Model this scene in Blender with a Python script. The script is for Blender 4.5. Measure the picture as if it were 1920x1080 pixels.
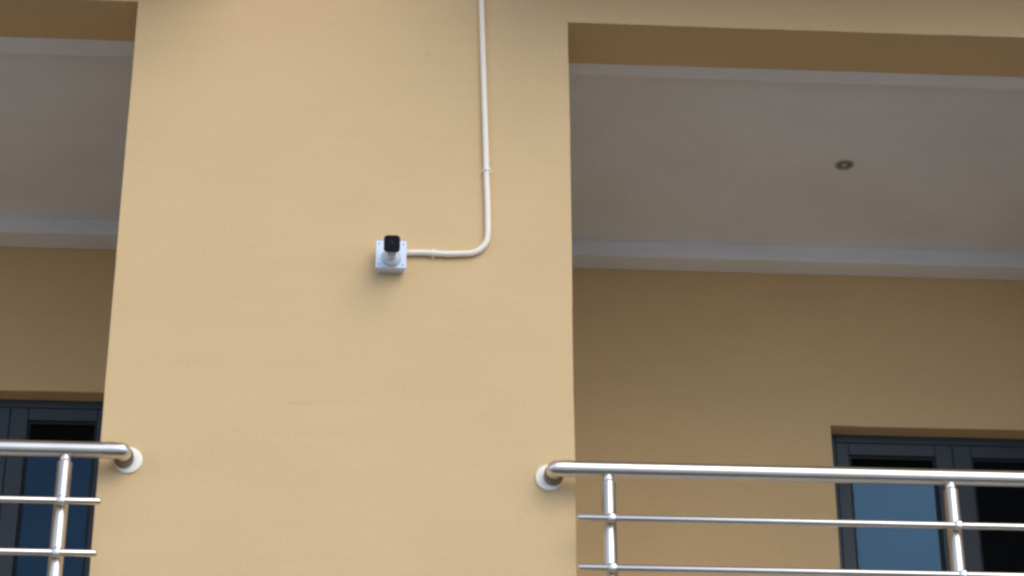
import bpy, bmesh, math, random
from mathutils import Vector, Matrix, noise
R = math.radians
random.seed(7)
S = bpy.context.scene
for o in list(bpy.data.objects): bpy.data.objects.remove(o)

# ------------------------------------------------------------ camera
CP, CY, CR = R(27), R(3.8), R(-0.15)
fwd = Vector((math.sin(CY)*math.cos(CP), math.cos(CY)*math.cos(CP), math.sin(CP)))
rt = Vector((math.cos(CY), -math.sin(CY), 0)); up = rt.cross(fwd)
r2 = rt*math.cos(CR) + up*math.sin(CR); u2 = -rt*math.sin(CR) + up*math.cos(CR)
cd = bpy.data.cameras.new("camera"); cam = bpy.data.objects.new("camera", cd)
S.collection.objects.link(cam); S.camera = cam
m = Matrix((r2, u2, -fwd)).transposed().to_4x4()
CAMLOC = Vector((-0.44, -7.5*math.cos(CP), 1.6))
m.translation = CAMLOC
cam.matrix_world = m
cd.sensor_width = 36; cd.lens = 36*4340/1920
cd.clip_start = 0.05; cd.clip_end = 2000
cd.dof.use_dof = True; cd.dof.focus_distance = 7.3; cd.dof.aperture_fstop = 5.0

# ------------------------------------------------------------ sky and sun (overcast)
W = bpy.data.worlds.new("World"); S.world = W; W.use_nodes = True
nt = W.node_tree; nt.nodes.clear()
SUN_EL, SUN_AZ = R(36), R(155)      # azimuth clockwise from +Y (the building's depth): in front, slightly to the right
sky = nt.nodes.new("ShaderNodeTexSky"); sky.sky_type = 'NISHITA'; sky.sun_disc = False
sky.sun_elevation = SUN_EL; sky.sun_rotation = SUN_AZ
sky.dust_density = 3.0; sky.air_density = 1.0
hs = nt.nodes.new("ShaderNodeHueSaturation"); hs.inputs['Saturation'].default_value = 0.75
# overcast layer: soft even cloud, slightly uneven
tc = nt.nodes.new("ShaderNodeTexCoord")
cn = nt.nodes.new("ShaderNodeTexNoise"); cn.inputs['Scale'].default_value = 2.2; cn.inputs['Detail'].default_value = 4
nt.links.new(tc.outputs['Generated'], cn.inputs['Vector'])
cr = nt.nodes.new("ShaderNodeValToRGB")
cr.color_ramp.elements[0].position = 0.3; cr.color_ramp.elements[0].color = (6.0, 7.9, 11.4, 1)
cr.color_ramp.elements[1].position = 0.7; cr.color_ramp.elements[1].color = (7.8, 9.9, 13.8, 1)
nt.links.new(cn.outputs['Fac'], cr.inputs['Fac'])
mx = nt.nodes.new("ShaderNodeMixRGB"); mx.inputs['Fac'].default_value = 0.6
bg = nt.nodes.new("ShaderNodeBackground"); bg.inputs['Strength'].default_value = 0.108
wo = nt.nodes.new("ShaderNodeOutputWorld")
nt.links.new(sky.outputs[0], hs.inputs['Color']); nt.links.new(hs.outputs[0], mx.inputs['Color1'])
# the cloud layer is brightest towards the horizon
sep = nt.nodes.new("ShaderNodeSeparateXYZ"); nt.links.new(tc.outputs['Generated'], sep.inputs[0])
hz_ = nt.nodes.new("ShaderNodeMapRange"); hz_.inputs['From Min'].default_value = 0.0; hz_.inputs['From Max'].default_value = 0.9
hz_.inputs['To Min'].default_value = 2.25; hz_.inputs['To Max'].default_value = 0.40; nt.links.new(sep.outputs['Z'], hz_.inputs['Value'])
mm = nt.nodes.new("ShaderNodeVectorMath"); mm.operation = 'SCALE'
nt.links.new(cr.outputs[0], mm.inputs[0]); nt.links.new(hz_.outputs[0], mm.inputs['Scale']); nt.links.new(mm.outputs[0], mx.inputs['Color2']); nt.links.new(mx.outputs[0], bg.inputs['Color'])
nt.links.new(bg.outputs[0], wo.inputs['Surface'])
sd = bpy.data.lights.new("sun", 'SUN'); sun = bpy.data.objects.new("sun", sd); S.collection.objects.link(sun)
sd.energy = 1.25; sd.angle = R(44); sd.color = (1.0, 0.97, 0.92)
sdir = Vector((math.sin(SUN_AZ)*math.cos(SUN_EL), math.cos(SUN_AZ)*math.cos(SUN_EL), math.sin(SUN_EL)))
sun.rotation_euler = sdir.to_track_quat('Z', 'Y').to_euler()
S.view_settings.view_transform = 'Standard'; S.view_settings.look = 'None'
S.view_settings.exposure = 0.0; S.view_settings.gamma = 1.0
S.cycles.filter_width = 2.7

# ------------------------------------------------------------ materials
def mat(name, col, rough=0.6, metal=0.0, spec=0.5, mottle=0.0, mscale=3.0, bump=0.0, bscale=60.0, stretch=(1,1,1), rvar=0.0, col2=None):
    M = bpy.data.materials.new(name); M.use_nodes = True; n = M.node_tree; b = n.nodes['Principled BSDF']
    b.inputs['Base Color'].default_value = (*col, 1); b.inputs['Roughness'].default_value = rough
    b.inputs['Metallic'].default_value = metal; b.inputs['Specular IOR Level'].default_value = spec
    t = n.nodes.new("ShaderNodeTexCoord"); mp = n.nodes.new("ShaderNodeMapping"); mp.inputs['Scale'].default_value = stretch
    n.links.new(t.outputs['Object'], mp.inputs['Vector'])
    def nz(s, d=5):
        q = n.nodes.new("ShaderNodeTexNoise"); q.inputs['Scale'].default_value = s; q.inputs['Detail'].default_value = d
        n.links.new(mp.outputs[0], q.inputs['Vector']); return q
    if mottle:
        a = nz(mscale); c = n.nodes.new("ShaderNodeValToRGB")
        lo = col2 if col2 else tuple(v*(1-mottle) for v in col); hi = tuple(min(1, v*(1+mottle*0.6)) for v in col)
        c.color_ramp.elements[0].position = 0.3; c.color_ramp.elements[0].color = (*lo, 1)
        c.color_ramp.elements[1].position = 0.72; c.color_ramp.elements[1].color = (*hi, 1)
        n.links.new(a.outputs['Fac'], c.inputs['Fac']); n.links.new(c.outputs[0], b.inputs['Base Color'])
    if rvar:
        a = nz(mscale*2.3); r_ = n.nodes.new("ShaderNodeMapRange")
        r_.inputs['To Min'].default_value = max(0, rough-rvar); r_.inputs['To Max'].default_value = rough+rvar
        n.links.new(a.outputs['Fac'], r_.inputs['Value']); n.links.new(r_.outputs[0], b.inputs['Roughness'])
    if bump:
        a = nz(bscale, 6); a2 = nz(bscale/14, 3); ad = n.nodes.new("ShaderNodeMath"); ad.operation = 'ADD'
        mu = n.nodes.new("ShaderNodeMath"); mu.operation = 'MULTIPLY'; mu.inputs[1].default_value = 5.0
        n.links.new(a2.outputs['Fac'], mu.inputs[0]); n.links.new(a.outputs['Fac'], ad.inputs[0]); n.links.new(mu.outputs[0], ad.inputs[1])
        bp = n.nodes.new("ShaderNodeBump"); bp.inputs['Strength'].default_value = 1.0; bp.inputs['Distance'].default_value = bump
        n.links.new(ad.outputs[0], bp.inputs['Height']); n.links.new(bp.outputs[0], b.inputs['Normal'])
    return M

plaster = mat("cream_plaster", (0.655, 0.458, 0.234), 0.88, spec=0.2, mottle=0.03, mscale=1.8, bump=0.00045, bscale=60, stretch=(1, 1, 1.4))
def enrich(M, marks=(), grain=0.036, streak=0.014, bev=0.005):
    n = M.node_tree; b = n.nodes['Principled BSDF']; L = n.links
    src = b.inputs['Base Color'].links[0].from_socket
    t = n.nodes.new("ShaderNodeTexCoord")
    def layer(vecscale, scale, det, amt, prev):
        mp = n.nodes.new("ShaderNodeMapping"); mp.inputs['Scale'].default_value = vecscale; L.new(t.outputs['Object'], mp.inputs['Vector'])
        q = n.nodes.new("ShaderNodeTexNoise"); q.inputs['Scale'].default_value = scale; q.inputs['Detail'].default_value = det; L.new(mp.outputs[0], q.inputs['Vector'])
        mr = n.nodes.new("ShaderNodeMapRange"); mr.inputs['From Min'].default_value = 0.3; mr.inputs['From Max'].default_value = 0.7
        mr.inputs['To Min'].default_value = 1-amt; mr.inputs['To Max'].default_value = 1+amt; L.new(q.outputs['Fac'], mr.inputs['Value'])
        v = n.nodes.new("ShaderNodeVectorMath"); v.operation = 'SCALE'; L.new(prev, v.inputs[0]); L.new(mr.outputs[0], v.inputs['Scale']); return v.outputs[0]
    c = layer((1,1,1), 110, 2, grain, src)
    c = layer((0.7,1,5), 4.0, 4, streak, c)
    c = layer((1,1,1), 1.1, 2, streak, c)
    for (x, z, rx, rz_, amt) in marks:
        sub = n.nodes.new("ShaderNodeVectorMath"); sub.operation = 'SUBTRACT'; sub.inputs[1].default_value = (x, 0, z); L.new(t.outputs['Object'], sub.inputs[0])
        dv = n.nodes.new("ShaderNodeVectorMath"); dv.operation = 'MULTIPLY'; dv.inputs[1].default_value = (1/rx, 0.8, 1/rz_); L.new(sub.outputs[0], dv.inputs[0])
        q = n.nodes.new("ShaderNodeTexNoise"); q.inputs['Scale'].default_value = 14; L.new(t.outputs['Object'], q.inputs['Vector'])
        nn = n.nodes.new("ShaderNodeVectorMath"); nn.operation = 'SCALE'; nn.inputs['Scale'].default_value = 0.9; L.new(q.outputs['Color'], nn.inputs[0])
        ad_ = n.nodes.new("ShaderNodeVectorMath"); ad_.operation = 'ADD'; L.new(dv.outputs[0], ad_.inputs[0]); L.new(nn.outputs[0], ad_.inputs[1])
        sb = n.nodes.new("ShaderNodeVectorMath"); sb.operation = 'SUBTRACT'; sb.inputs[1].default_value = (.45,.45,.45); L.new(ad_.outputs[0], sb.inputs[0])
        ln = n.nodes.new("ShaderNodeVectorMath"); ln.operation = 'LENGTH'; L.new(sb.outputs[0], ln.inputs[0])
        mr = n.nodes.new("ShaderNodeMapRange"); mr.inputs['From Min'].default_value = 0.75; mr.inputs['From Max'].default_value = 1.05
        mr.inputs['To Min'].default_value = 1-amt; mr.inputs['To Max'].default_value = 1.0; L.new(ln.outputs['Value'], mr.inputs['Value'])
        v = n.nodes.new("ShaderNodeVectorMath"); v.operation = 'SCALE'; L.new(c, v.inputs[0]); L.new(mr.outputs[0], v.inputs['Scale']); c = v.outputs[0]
    L.new(c, b.inputs['Base Color'])
    if bev:
        bv = n.nodes.new("ShaderNodeBevel"); bv.inputs['Radius'].default_value = bev; bv.samples = 4
        for q in n.nodes:
            if q.bl_idname == 'ShaderNodeBump': L.new(bv.outputs[0], q.inputs['Normal'])
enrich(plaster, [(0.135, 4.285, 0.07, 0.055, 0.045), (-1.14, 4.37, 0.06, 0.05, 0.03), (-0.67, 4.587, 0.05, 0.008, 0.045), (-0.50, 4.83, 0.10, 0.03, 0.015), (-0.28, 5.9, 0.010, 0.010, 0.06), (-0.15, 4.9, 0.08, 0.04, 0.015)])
ceilpaint = mat("white_ceiling_paint", (0.77, 0.785, 0.80), 0.9, spec=0.2, mottle=0.04, mscale=2, bump=0.0006, bscale=50)
steel = mat("polished_steel", (0.74, 0.69, 0.61), 0.30, metal=1.0, mottle=0.06, mscale=9, rvar=0.05)
rosette_m = mat("ivory_cover", (0.90, 0.83, 0.69), 0.35, mottle=0.03, mscale=20)
pvc = mat("ivory_pvc", (0.90, 0.80, 0.65), 0.45, mottle=0.04, mscale=12)
boxwhite = mat("cool_white_plastic", (0.68, 0.77, 0.90), 0.4, mottle=0.02, mscale=20)
camwhite = mat("white_housing", (0.60, 0.63, 0.66), 0.35, mottle=0.03, mscale=25)
black = mat("black_glass_face", (0.006, 0.007, 0.009), 0.28, spec=0.35)
lensm = mat("lens", (0.004, 0.005, 0.008), 0.08, spec=0.5)
screwm = mat("screw_metal", (0.30, 0.34, 0.42), 0.4, metal=0.6)
alu = mat("anthracite_aluminium", (0.021, 0.038, 0.049), 0.5, spec=0.5, mottle=0.08, mscale=6)
gasket = mat("rubber_gasket", (0.010, 0.014, 0.018), 0.7)
meshm = mat("fly_screen", (0.006, 0.007, 0.008), 0.95, spec=0.05, bump=0.0004, bscale=400)
ochre = mat("warm_bounce_plaster", (0.74, 0.40, 0.11), 0.88, spec=0.2, mottle=0.04, mscale=2, bump=0.0004)  # ochre picked so the unseen upper balconies throw warm bounce light
enrich(ceilpaint, (), 0.03, 0.03, 0.006)
tile = mat("balcony_tile", (0.64, 0.66, 0.69), 0.5, mottle=0.1, mscale=3)
stripm = mat("added_strip_asphalt", (0.07, 0.069, 0.067), 0.85, mottle=0.2, mscale=1.4, bump=0.004, bscale=30)
groundm = mat("ground_concrete", (0.46, 0.46, 0.45), 0.9, mottle=0.2, mscale=0.4, bump=0.004, bscale=12)
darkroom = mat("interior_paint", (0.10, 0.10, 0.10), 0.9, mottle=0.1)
shaded_steel = mat("shade_toned_collar", (0.20, 0.175, 0.15), 0.38, metal=0.9, mottle=0.2, mscale=25)  # steel darkened to carry the shade on the collar's underside
lampgrey = mat("lamp_reflector", (0.16, 0.15, 0.135), 0.5)
chrome = mat("lamp_trim", (0.40, 0.38, 0.35), 0.45, metal=0.2, mottle=0.05)
bulbm = mat("lamp_glass", (0.42, 0.42, 0.42), 0.25, mottle=0.05)
# blue reflective solar glass
glass = bpy.data.materials.new("blue_solar_glass"); glass.use_nodes = True; n = glass.node_tree; n.nodes.clear()
g = n.nodes.new("ShaderNodeBsdfGlossy"); g.inputs['Roughness'].default_value = 0.03
tr = n.nodes.new("ShaderNodeBsdfTransparent"); tr.inputs['Color'].default_value = (0.10, 0.14, 0.18, 1)
ad = n.nodes.new("ShaderNodeAddShader"); out = n.nodes.new("ShaderNodeOutputMaterial")
gt = n.nodes.new("ShaderNodeTexCoord"); gn = n.nodes.new("ShaderNodeTexNoise"); gn.inputs['Scale'].default_value = 2.0
gr = n.nodes.new("ShaderNodeValToRGB"); gr.color_ramp.elements[0].color = (0.0095, 0.0195, 0.031, 1); gr.color_ramp.elements[1].color = (0.0135, 0.026, 0.041, 1)
n.links.new(gt.outputs['Object'], gn.inputs['Vector']); n.links.new(gn.outputs['Fac'], gr.inputs['Fac']); n.links.new(gr.outputs[0], g.inputs['Color'])
n.links.new(g.outputs[0], ad.inputs[0]); n.links.new(tr.outputs[0], ad.inputs[1]); n.links.new(ad.outputs[0], out.inputs['Surface'])

glass2 = glass.copy(); glass2.name = "left_reflection_glass"  # left-door copy; its tint stands in for the different light reflected there
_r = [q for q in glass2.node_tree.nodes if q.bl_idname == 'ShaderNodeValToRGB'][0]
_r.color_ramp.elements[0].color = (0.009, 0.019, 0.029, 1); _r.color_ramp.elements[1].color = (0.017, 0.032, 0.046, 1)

# ------------------------------------------------------------ helpers
def bx(bm, x0, x1, y0, y1, z0, z1):
    v = [bm.verts.new(p) for p in ((x0,y0,z0),(x1,y0,z0),(x1,y1,z0),(x0,y1,z0),(x0,y0,z1),(x1,y0,z1),(x1,y1,z1),(x0,y1,z1))]
    for f in ((3,2,1,0),(4,5,6,7),(0,1,5,4),(1,2,6,5),(2,3,7,6),(3,0,4,7)): bm.faces.new([v[i] for i in f])
def frame_of(d):
    d = d.normalized(); a = Vector((0,0,1)) if abs(d.z) < 0.9 else Vector((0,1,0))
    s = d.cross(a).normalized(); return s, s.cross(d).normalized()
def tube(bm, pts, r, seg=28, caps=True, sx=1, sy=1):
    pts = [Vector(p) for p in pts]; rr = r if isinstance(r, (list, tuple)) else [r]*len(pts); rings = []
    n_ = len(pts); s = u = None
    for i, p in enumerate(pts):
        d = (pts[min(i+1, n_-1)] - pts[max(i-1, 0)]).normalized()
        if s is None: s, u = frame_of(d)
        else:
            s = (s - d*s.dot(d)).normalized(); u = s.cross(d).normalized()
        rings.append([bm.verts.new(p + s*math.cos(2*math.pi*k/seg)*rr[i]*sx + u*math.sin(2*math.pi*k/seg)*rr[i]*sy) for k in range(seg)])
    for a, b in zip(rings, rings[1:]):
        for k in range(seg): bm.faces.new((a[k], a[(k+1)%seg], b[(k+1)%seg], b[k]))
    if caps: bm.faces.new(rings[0][::-1]); bm.faces.new(rings[-1])
def lathe(bm, base, axis, prof, seg=36):
    """prof: list of (distance along axis, radius)"""
    base = Vector(base); d = Vector(axis).normalized(); s, u = frame_of(d); rings = []
    for t_, r_ in prof:
        c = base + d*t_; r_ = max(r_, 1e-5)
        rings.append([bm.verts.new(c + s*math.cos(2*math.pi*k/seg)*r_ + u*math.sin(2*math.pi*k/seg)*r_) for k in range(seg)])
    for a, b in zip(rings, rings[1:]):
        for k in range(seg): bm.faces.new((a[k], a[(k+1)%seg], b[(k+1)%seg], b[k]))
    bm.faces.new(rings[0][::-1]); bm.faces.new(rings[-1])
def dome(t0, r, h, k=8):
    return [(t0 + h*math.sin(a*math.pi/2/k), r*math.cos(a*math.pi/2/k)) for a in range(k+1)]
def rrect_prism(bm, c, ax, uu, prof, nc=6):
    """rounded-rectangle sections along ax: prof = list of (t, half_w, half_h, corner radius)"""
    c = Vector(c); ax = Vector(ax).normalized(); uu = (Vector(uu) - ax*Vector(uu).dot(ax)).normalized(); ss = uu.cross(ax).normalized(); rings = []
    for t_, hw, hh, cr_ in prof:
        ring = []
        for q, (sx, sy) in enumerate(((1,1),(-1,1),(-1,-1),(1,-1))):
            for k in range(nc+1):
                a = q*math.pi/2 + k*math.pi/2/nc
                ring.append(bm.verts.new(c + ax*t_ + ss*(sx*(hw-cr_) + cr_*math.cos(a)) + uu*(sy*(hh-cr_) + cr_*math.sin(a))))
        rings.append(ring)
    N = len(rings[0])
    for a, b in zip(rings, rings[1:]):
        for k in range(N): bm.faces.new((a[k], a[(k+1)%N], b[(k+1)%N], b[k]))
    bm.faces.new(rings[0][::-1]); bm.faces.new(rings[-1])
def obj(name, bm, material, parent=None, smooth=False, bevel=0.0):
    bmesh.ops.recalc_face_normals(bm, faces=bm.faces)
    me = bpy.data.meshes.new(name); bm.to_mesh(me); bm.free(); me.materials.append(material)
    if smooth:
        for p in me.polygons: p.use_smooth = True
        me.set_sharp_from_angle(angle=R(38))
    o = bpy.data.objects.new(name, me); S.collection.objects.link(o)
    if bevel:
        b = o.modifiers.new("bevel", 'BEVEL'); b.width = bevel; b.segments = 3; b.limit_method = 'ANGLE'
        for p in me.polygons: p.use_smooth = True
        me.set_sharp_from_angle(angle=R(60))
        b.harden_normals = False
    if parent:
        o.parent = parent
        off = Vector(parent.matrix_world.translation) if not parent.parent else Vector(parent.location)+Vector(parent.parent.location)
        if parent.type == 'EMPTY' or parent.parent is None:
            o.location = -Vector(parent.location)
    return o
def thing(name, label, cat, group=None):
    o = bpy.data.objects.new(name, None); S.collection.objects.link(o); o.empty_display_size = 0.2
    o['label'] = label; o['category'] = cat
    if group: o['group'] = group
    return o
def wob(o, amp=0.0022, sc=2.3):
    """hand-finished plaster: the surface wanders by a couple of millimetres"""
    for v in o.data.vertices:
        d = noise.noise_vector(v.co*sc)
        f = noise.noise_vector(v.co*9.0)
        v.co += Vector((d.x*amp+f.x*0.0013, d.y*amp*0.8+f.y*0.0006, d.z*amp*1.3+f.z*0.0016))
def grid_box(bm, x0, x1, y0, y1, z0, z1, st=0.07):
    """box with its six faces cut into small quads"""
    def sheet(o, a, b):
        na = max(1, round(a.length/st)); nb = max(1, round(b.length/st))
        vs = [[bm.verts.new(o + a*(i/na) + b*(j/nb)) for j in range(nb+1)] for i in range(na+1)]
        for i in range(na):
            for j in range(nb): bm.faces.new((vs[i][j], vs[i+1][j], vs[i+1][j+1], vs[i][j+1]))
    X, Y, Z = Vector((x1-x0,0,0)), Vector((0,y1-y0,0)), Vector((0,0,z1-z0)); o = Vector((x0,y0,z0))
    sheet(o, X, Z); sheet(o+Y, Z, X); sheet(o, Z, Y); sheet(o+X, Y, Z); sheet(o, Y, X); sheet(o+Z, X, Y)
    bmesh.ops.remove_doubles(bm, verts=bm.verts, dist=1e-5)

# ------------------------------------------------------------ ground
bm = bmesh.new(); bx(bm, -300, 300, -300, 300, -0.3, -0.02)
o = obj("ground", bm, groundm); o['kind'] = 'structure'; o['label'] = 'pale concrete yard around the building'
bm = bmesh.new(); bx(bm, -40, 40, -5.6, 0.5, -0.1, 0.0); o = obj("added_strip", bm, stripm); o['kind'] = 'structure'; o['label'] = 'added dark asphalt strip along the building, out of view'  # unseen strip added to keep reflections in the handrail's underside dark

# ------------------------------------------------------------ building
FLOOR = 3.30; BD = 1.843                       # balcony floor, balcony depth
bld = thing("apartment_building", "cream plastered building with a broad pier between two open balconies", "building")
BAYS = [dict(x0=0.200, x1=2.58, top=6.049, beam=0.255, ceil_y0=0.347, ceil_y1=1.717, door=(1.421, 2.457, 5.366)),
        dict(x0=-3.657, x1=-1.277, top=6.074, beam=0.250, ceil_y0=0.368, ceil_y1=1.705, door=(-2.300, -1.470, 5.434))]
TOPZ = 9.2
# pier between the bays and outer piers
def pier(x0, x1, name='pier'):
    b = bmesh.new(); grid_box(b, x0, x1, 0, BD, 0.0, TOPZ)
    dead = []                                   # no plaster skin where the lintels run into the pier
    for f in b.faces:
        c = f.calc_center_median()
        for B in BAYS:
            if (abs(c.x-B['x0']) < 1e-3 or abs(c.x-B['x1']) < 1e-3) and c.z > B['top']+0.04 and c.y < B['beam']: dead.append(f); break
    bmesh.ops.delete(b, geom=dead, context='FACES')
    q = obj(name, b, plaster, bld, smooth=False); wob(q); return q
pier(-1.277, 0.200); pier(2.58, 4.10); pier(-5.20, -3.657)
for B in BAYS:
    x0, x1, top = B['x0'], B['x1'], B['top']; e = 0.004
    # ground-floor wall, slab, lintel beam above the opening
    b = bmesh.new(); grid_box(b, x0, x1, 0.0, 0.25, 0.0, FLOOR-0.16); q = obj("lower_wall", b, plaster, bld); wob(q)
    b = bmesh.new(); bx(b, x0, x1, -0.16, BD, FLOOR-0.16, FLOOR); q = obj("balcony_slab", b, tile, bld, bevel=0.004)
    b = bmesh.new(); grid_box(b, x0, x1, 0.0, B['beam'], top, TOPZ)
    bmesh.ops.delete(b, geom=[f for f in b.faces if min(abs(f.calc_center_median().x-x0), abs(f.calc_center_median().x-x1)) < 1e-3], context='FACES'); q = obj("lintel_beam", b, plaster, bld); wob(q)
    # plaster ceiling: a border strip round a raised centre
    b = bmesh.new(); c0, c1 = B['ceil_y0'], B['ceil_y1']; zc = top+0.072
    bx(b, x0, x1, B['beam'], c0, top+0.003, top+0.3); bx(b, x0, x1, c1, BD, top+0.003, top+0.3)
    bx(b, x0, x1, c0, c1, zc, top+0.3)
    obj("balcony_ceiling", b, ceilpaint, bld, bevel=0.006)
    # back wall with a door opening
    dx0, dx1, dz = B['door']; yb = BD
    b = bmesh.new()
    grid_box(b, x0-0.3, dx0, yb, yb+0.22, FLOOR-0.1, top+0.3)
    b2 = bmesh.new(); grid_box(b2, dx1, x1+0.3, yb, yb+0.22, FLOOR-0.1, top+0.3)
    b3 = bmesh.new(); grid_box(b3, dx0, dx1, yb, yb+0.22, dz, top+0.3)
    for bb in (b2, b3):
        tmp = bpy.data.meshes.new("t"); bb.to_mesh(tmp); b.from_mesh(tmp); bb.free(); bpy.data.meshes.remove(tmp)
    bmesh.ops.remove_doubles(b, verts=b.verts, dist=1e-5)
    q = obj("balcony_back_wall", b, plaster, bld); wob(q, 0.0018)
    # room behind
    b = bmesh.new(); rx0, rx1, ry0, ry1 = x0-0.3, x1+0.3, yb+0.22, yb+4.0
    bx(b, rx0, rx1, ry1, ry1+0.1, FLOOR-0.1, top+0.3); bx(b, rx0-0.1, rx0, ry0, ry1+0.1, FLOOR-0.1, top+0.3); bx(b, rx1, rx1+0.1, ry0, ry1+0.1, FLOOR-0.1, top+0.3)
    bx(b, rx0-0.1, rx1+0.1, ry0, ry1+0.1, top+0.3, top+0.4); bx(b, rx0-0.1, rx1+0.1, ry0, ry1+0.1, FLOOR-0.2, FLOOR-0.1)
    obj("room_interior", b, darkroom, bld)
    # door frame, leaf with blue glass, leaf with fly screen
    right = x0 > 0
    d = bpy.data.objects.new("balcony_door", None); S.collection.objects.link(d); d.parent = bld; d['label'] = 'dark framed double door with blue glass'
    fy = yb+0.087; z0 = FLOOR
    def fr(b, a0, a1, q0, q1, w, y0, y1, bot=None):
        bt = w if bot is None else bot
        bx(b, a0, a0+w, y0, y1, q0, q1); bx(b, a1-w, a1, y0, y1, q0, q1)
        bx(b, a0+w, a1-w, y0, y1, q1-w, q1); bx(b, a0+w, a1-w, y0, y1, q0, q0+bt)
    b = bmesh.new(); fr(b, dx0, dx1, z0, dz, 0.034, fy, fy+0.08); obj("door_frame", b, alu, d, bevel=0.003)
    mid = 1.9385 if right else -1.886
    st = 0.054 if right else 0.046
    for k, (a0, a1) in enumerate(((dx0+0.0348, mid-0.0006), (mid+0.0006, dx1-0.0348))):
        w0 = st if (k == 0) else 0.074
        w0, w1 = (0.053, 0.071) if k == 0 else (0.077, 0.053)
        if not right: w0, w1 = (0.053, 0.071) if k == 0 else (0.071, 0.034)
        zt = dz-0.0348; zb = z0+0.036; wt = 0.052
        b = bmesh.new(); y0_ = fy+0.004; y1_ = fy+0.062
        bx(b, a0, a0+w0, y0_, y1_, zb, zt); bx(b, a1-w1, a1, y0_, y1_, zb, zt)
        bx(b, a0+w0, a1-w1, y0_, y1_, zt-wt, zt); bx(b, a0+w0, a1-w1, y0_, y1_, zb, zb+0.11)
        obj("leaf_frame", b, alu, d, bevel=0.003)
        p0, p1, q0, q1 = a0+w0, a1-w1, zb+0.11, zt-wt
        b = bmesh.new(); gw = 0.010
        bx(b, p0, p0+gw, y0_+0.014, y0_+0.03, q0, q1); bx(b, p1-gw, p1, y0_+0.014, y0_+0.03, q0, q1)
        bx(b, p0+gw, p1-gw, y0_+0.014, y0_+0.03, q1-gw, q1); bx(b, p0+gw, p1-gw, y0_+0.014, y0_+0.03, q0, q0+gw)
        obj("gasket", b, gasket, d)
        b = bmesh.new(); bx(b, p0+0.002, p1-0.002, y0_+0.022, y0_+0.028, q0+0.002, q1-0.002)
        if right and k == 1: q = obj("fly_screen", b, meshm, d); q['label'] = 'black fly screen panel'
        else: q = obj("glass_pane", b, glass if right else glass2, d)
        if k == 1:
            b = bmesh.new(); hx = a0+0.035; tube(b, [(hx, y0_, z0+1.0), (hx, y0_-0.045, z0+1.0), (hx+0.11, y0_-0.045, z0+1.0)], 0.009, 12)
            obj("door_handle", b, steel, d, smooth=True)
# balconies of the storey above jut out over each bay
for (a0, a1, z) in ((0.0, 4.3, 6.33), (-5.4, -0.93, 6.34)):
    b = bmesh.new(); bx(b, a0, a1, -0.75, 0.0, z, z+0.18); bx(b, a0, a1, -0.75, -0.63, z+0.18, z+1.1)
    bx(b, a0, a0+0.12, -0.63, 0.0, z+0.18, z+1.1); bx(b, a1-0.12, a1, -0.63, 0.0, z+0.18, z+1.1)
    obj("upper_balcony", b, ochre, bld, bevel=0.006)
# flat roof and body behind so that the building is a solid block
b = bmesh.new(); bx(b, -5.2, 4.10, BD+4.1, BD+8.0, 0.0, TOPZ); obj("rear_wall", b, plaster, bld)
b = bmesh.new(); bx(b, -5.4, 4.3, -0.15, BD+8.2, TOPZ, TOPZ+0.2); obj("flat_roof", b, tile, bld)
b = bmesh.new(); bx(b, -5.2, -4.95, BD, BD+4.1, 0.0, TOPZ); obj("side_wall", b, plaster, bld)
b = bmesh.new(); bx(b, 3.85, 4.10, BD, BD+4.1, 0.0, TOPZ); obj("side_wall", b, plaster, bld)
b = bmesh.new(); bx(b, -4.95, 3.85, BD+0.22, BD+4.1, 0.0, FLOOR-0.25); obj("lower_storey", b, plaster, bld)

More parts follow.
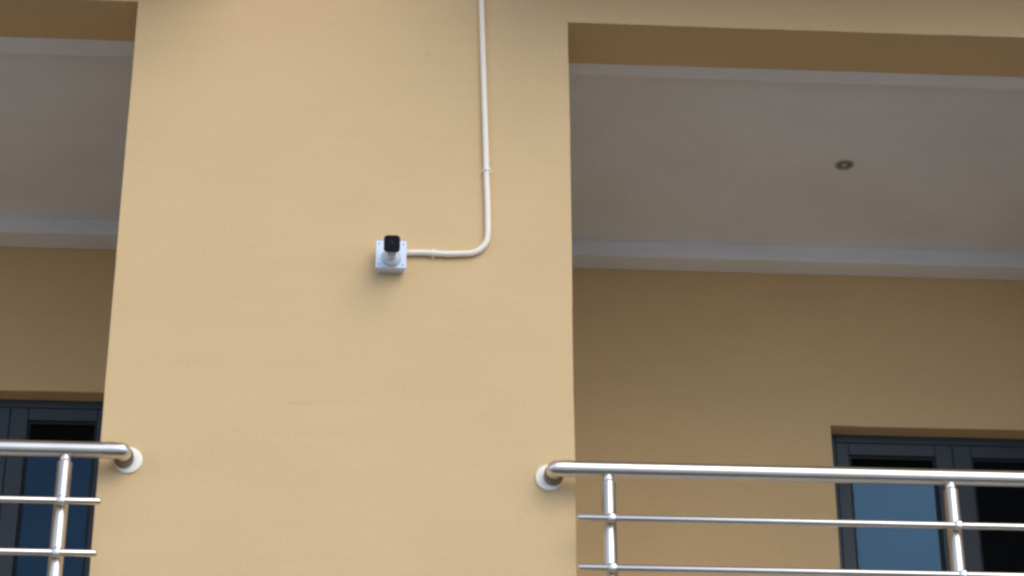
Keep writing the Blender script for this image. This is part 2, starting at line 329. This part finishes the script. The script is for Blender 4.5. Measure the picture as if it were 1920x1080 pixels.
# ------------------------------------------------------------ railings
HY = -0.075; HR = 0.0255; PY = -0.075; PR = 0.0225; BY = -0.108; BR = 0.0108
def railing(label, hx_in, hx_out, fx_in, fx_out, hz, px, bz, bends, plbl):
    t = thing("balcony_railing", label, "railing", "steel railings across the balcony openings")
    # handrail with both ends turned into the wall
    b = bmesh.new(); sgn = 1 if hx_out > hx_in else -1
    def corner(xc, dirx):
        pts = []; r_ = 0.004
        for k in range(7):
            a = k/6*math.pi/2
            pts.append((xc - dirx*r_*(0) + dirx*(r_*(1-math.sin(a))), HY + r_*(1-math.cos(a)) , hz))
        return pts
    zf = hz - 0.0
    cin = corner(hx_in, sgn); cout = corner(hx_out, -sgn)
    pts = [(hx_in, -0.004, hz)] + [(p[0], p[1], p[2]) for p in cin[::-1]] 
    n_ = 10
    pts += [(hx_in+sgn*0.03+(hx_out-hx_in-sgn*0.06)*k/n_, HY, hz) for k in range(0, n_+1)]
    pts += cout + [(hx_out, -0.006, hz)]
    tube(b, pts, HR, 36); obj("handrail", b, steel, t, smooth=True)
    # slip-on elbow collars
    for xc, sg in ((hx_in, sgn), (hx_out, -sgn)):
        b = bmesh.new(); tube(b, [(xc+sg*0.020, HY, hz), (xc+sg*0.052, HY, hz)], HR+0.0016, 36); obj("elbow_sleeve", b, steel, t, smooth=True)
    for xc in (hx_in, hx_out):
        b = bmesh.new(); lathe(b, (xc, 0.0, hz), (0,-1,0), [(0.0, .0310), (.034, .0310), (.044, .0295), (.050, .0268), (.052, .024)], 36); obj("wall_collar", b, shaded_steel, t, smooth=True)
    for fx in (fx_in, fx_out):
        b = bmesh.new(); lathe(b, (fx, 0.0, hz-0.002), (0,-1,0), [(0.0, 0.0435), (0.006, 0.0435), (0.0085, 0.042), (0.0095, 0.039), (0.010, 0.020)], 48)
        obj("wall_rosette", b, rosette_m, t, smooth=True)
    for x in px:
        b = bmesh.new(); L = hz-0.046-FLOOR-0.008
        lathe(b, (x, PY, FLOOR+0.008), (0,0,1), [(0, PR), (L, PR), (L+0.003, PR*0.93), (L+0.004, PR*0.7)], 36)
        p = obj("post", b, steel, t, smooth=True)
        b = bmesh.new(); lathe(b, (x, PY, FLOOR), (0,0,1), [(0, 0.05), (0.006, 0.05), (0.010, 0.046), (0.010, PR+0.001)], 36); obj("foot_plate", b, steel, t, smooth=True)
        b = bmesh.new(); lathe(b, (x, PY, hz-0.046), (0,0,1), [(0, .011), (.004, .0145), (.010, .0165), (.017, .0165), (.024, .0150), (.028, .012)], 28); obj("rail_saddle", b, steel, t, smooth=True)
        for z in bz:
            b = bmesh.new(); tube(b, [(x+0.004, PY-PR+0.004, z), (x+0.004, BY+0.004, z)], 0.0085, 14)
            lathe(b, (x+0.004, BY+0.006, z), (0,-1,0), [(0, 0.012), (0.008, 0.0150), (0.014, 0.0150)] + dome(0.016, 0.0145, 0.006, 5), 20)
            obj("bar_holder", b, steel, t, smooth=True)
    for z in bz:
        b = bmesh.new(); a0, a1 = bends; L = a1-a0
        lathe(b, (a0, BY, z), (1,0,0), [(0, BR*0.45), (0.003, BR*0.85), (0.006, BR), (L-0.006, BR), (L-0.003, BR*0.85), (L, BR*0.45)], 20)
        obj("horizontal_bar", b, steel, t, smooth=True)
    return t
PXR = (0.295, 1.367, 2.439); PXL = (-1.369, -2.441, -3.513)
BER = (0.193, 2.587); BEL = (-3.66, -1.245)
rz = [4.179 - 0.1605*k for k in range(5)]
lz = [4.197 - 0.166*k for k in range(5)]
railing("polished steel railing right of the pier, under the balcony ceiling with the recessed light",
        0.131, 2.650, 0.118, 2.663, 4.352, PXR, rz, BER, '')
railing("polished steel railing left of the pier, its bar ends overlapping the pier edge",
        -1.199, -3.735, -1.186, -3.748, 4.378, PXL, lz, BEL, '')

# ------------------------------------------------------------ junction box
BX, BZ = -0.391, 5.097
jb = thing("junction_box", "square cool white junction box fixed to the pier under the security camera", "box")
b = bmesh.new(); rrect_prism(b, (BX, 0.0, BZ-0.001), (0,-1,0), (0,0,1), [(0, .043, .043, .004), (.040, .043, .043, .004)]); obj("box_body", b, boxwhite, jb, smooth=True, bevel=0.0008)
b = bmesh.new(); rrect_prism(b, (BX, -0.040, BZ), (0,-1,0), (0,0,1), [(0, .050, .050, .005), (.009, .050, .050, .005), (.011, .0485, .0485, .005)]); lid = obj("lid", b, boxwhite, jb, smooth=True)
for sx, sz in ((-1,1),(1,1),(-1,-1),(1,-1)):
    b = bmesh.new(); lathe(b, (BX+sx*.0385, -0.0508, BZ+sz*.0375), (0,-1,0), [(0, .0036), (.0012, .0034), (.0016, .002)], 14); obj("screw", b, screwm, lid, smooth=True)

# ------------------------------------------------------------ security camera
sc = thing("security_camera", "small white bullet security camera with a black face looking down from the junction box", "security camera")
CX = BX+0.001; face = Vector((CX, -0.163, 5.0755)); vd = (CAMLOC-face).normalized()
back = face - vd*0.085; joint = Vector((CX, -0.082, 5.084))
b = bmesh.new(); lathe(b, (CX, -0.051, 5.083), (0,-1,0), [(0, .0325), (.007, .0325), (.014, .030), (.019, .022), (.022, .016)], 40); obj("mount_base", b, camwhite, sc, smooth=True)
b = bmesh.new(); tube(b, [Vector((CX, -0.068, 5.081)), joint + Vector((0,-.012,-.004)), Vector((CX, -0.112, 5.070))], [.015, .0165, .014], 22); obj("swivel_arm", b, camwhite, sc, smooth=True)
b = bmesh.new(); rrect_prism(b, face, -vd, (0,0,1), [(.001, .0245, .0255, .011), (.012, .0250, .0260, .011), (.050, .0245, .0250, .010), (.070, .021, .022, .010), (.076, .015, .016, .009)], 8); obj("housing", b, camwhite, sc, smooth=True)
b = bmesh.new(); rrect_prism(b, face, vd, (0,0,1), [(-.010, .0262, .0275, .0125), (.002, .0262, .0275, .0125), (.0045, .0244, .0257, .0115)], 8); ff = obj("front_face", b, black, sc, smooth=True)
b = bmesh.new(); lathe(b, face + vd*0.0044, vd, [(0, .0088), (.0006, .0088), (.0006, .006)] + dome(.0008, .006, .0012, 5), 28); obj("lens", b, lensm, ff, smooth=True)

# ------------------------------------------------------------ conduit
pv = thing("cable_conduit", "thin ivory conduit bending from the junction box up the pier", "pipe")
key = [(-0.349, 5.124), (-0.300, 5.1265), (-0.254, 5.1255), (-0.205, 5.1235), (-0.165, 5.1265)]
cx, cz, rr_ = -0.149, 5.198, 0.071
for k in range(1, 10):
    a = -math.pi/2 + k/10*math.pi/2
    key.append((cx + 0.073*math.cos(a), cz + rr_*math.sin(a)))
key += [(-0.0755, 5.215), (-0.0765, 5.30), (-0.081, 5.443), (-0.0845, 5.57), (-0.088, 5.691), (-0.094, 5.90), (-0.100, 6.122), (-0.113, 6.6), (-0.12, 7.4), (-0.12, 9.1)]
b = bmesh.new(); tube(b, [(x, -0.0125, z) for x, z in key], 0.0102, 20); obj("pipe", b, pvc, pv, smooth=True)
def clip(x, z, d):
    b = bmesh.new(); dx, dz = d; L = 0.0045
    tube(b, [(x-dx*L, -0.0125, z-dz*L), (x+dx*L, -0.0125, z+dz*L)], 0.0136, 20)
    sx, sz = (0.016, 0.0045) if dz else (0.0045, 0.016)
    bx(b, x-sx, x+sx, -0.0045, 0.0, z-sz, z+sz)
    obj("clip", b, rosette_m, pv, smooth=True)
clip(-0.254, 5.1255, (1,0)); clip(-0.081, 5.443, (0,1)); clip(-0.106, 6.35, (0,1)); clip(-0.12, 7.3, (0,1)); clip(-0.12, 8.3, (0,1))

# ------------------------------------------------------------ recessed downlight
LX, LY, LZ = 1.372, 1.035, 6.049+0.072
dl = thing("recessed_light", "small round recessed light in the white ceiling of the right balcony", "ceiling light")
b = bmesh.new(); seg = 40; rings = []
for z_, r_ in ((0.001, .038), (-.005, .037), (-.006, .034), (-.004, .028), (-.0005, .0265)):
    rings.append([b.verts.new((LX+r_*math.cos(2*math.pi*k/seg), LY+r_*math.sin(2*math.pi*k/seg), LZ+z_)) for k in range(seg)])
for a_, c_ in zip(rings, rings[1:]):
    for k in range(seg): b.faces.new((a_[k], a_[(k+1)%seg], c_[(k+1)%seg], c_[k]))
obj("trim_ring", b, chrome, dl, smooth=True)
b = bmesh.new(); lathe(b, (LX, LY, LZ-0.0008), (0,0,-1), [(0, .0266), (.0006, .0264)], 36); obj("reflector", b, lampgrey, dl, smooth=True)
b = bmesh.new(); lathe(b, (LX, LY, LZ-0.001), (0,0,-1), [(0, .013), (.001, .013)] + dome(.001, .013, .006, 6), 28); obj("bulb", b, bulbm, dl, smooth=True)
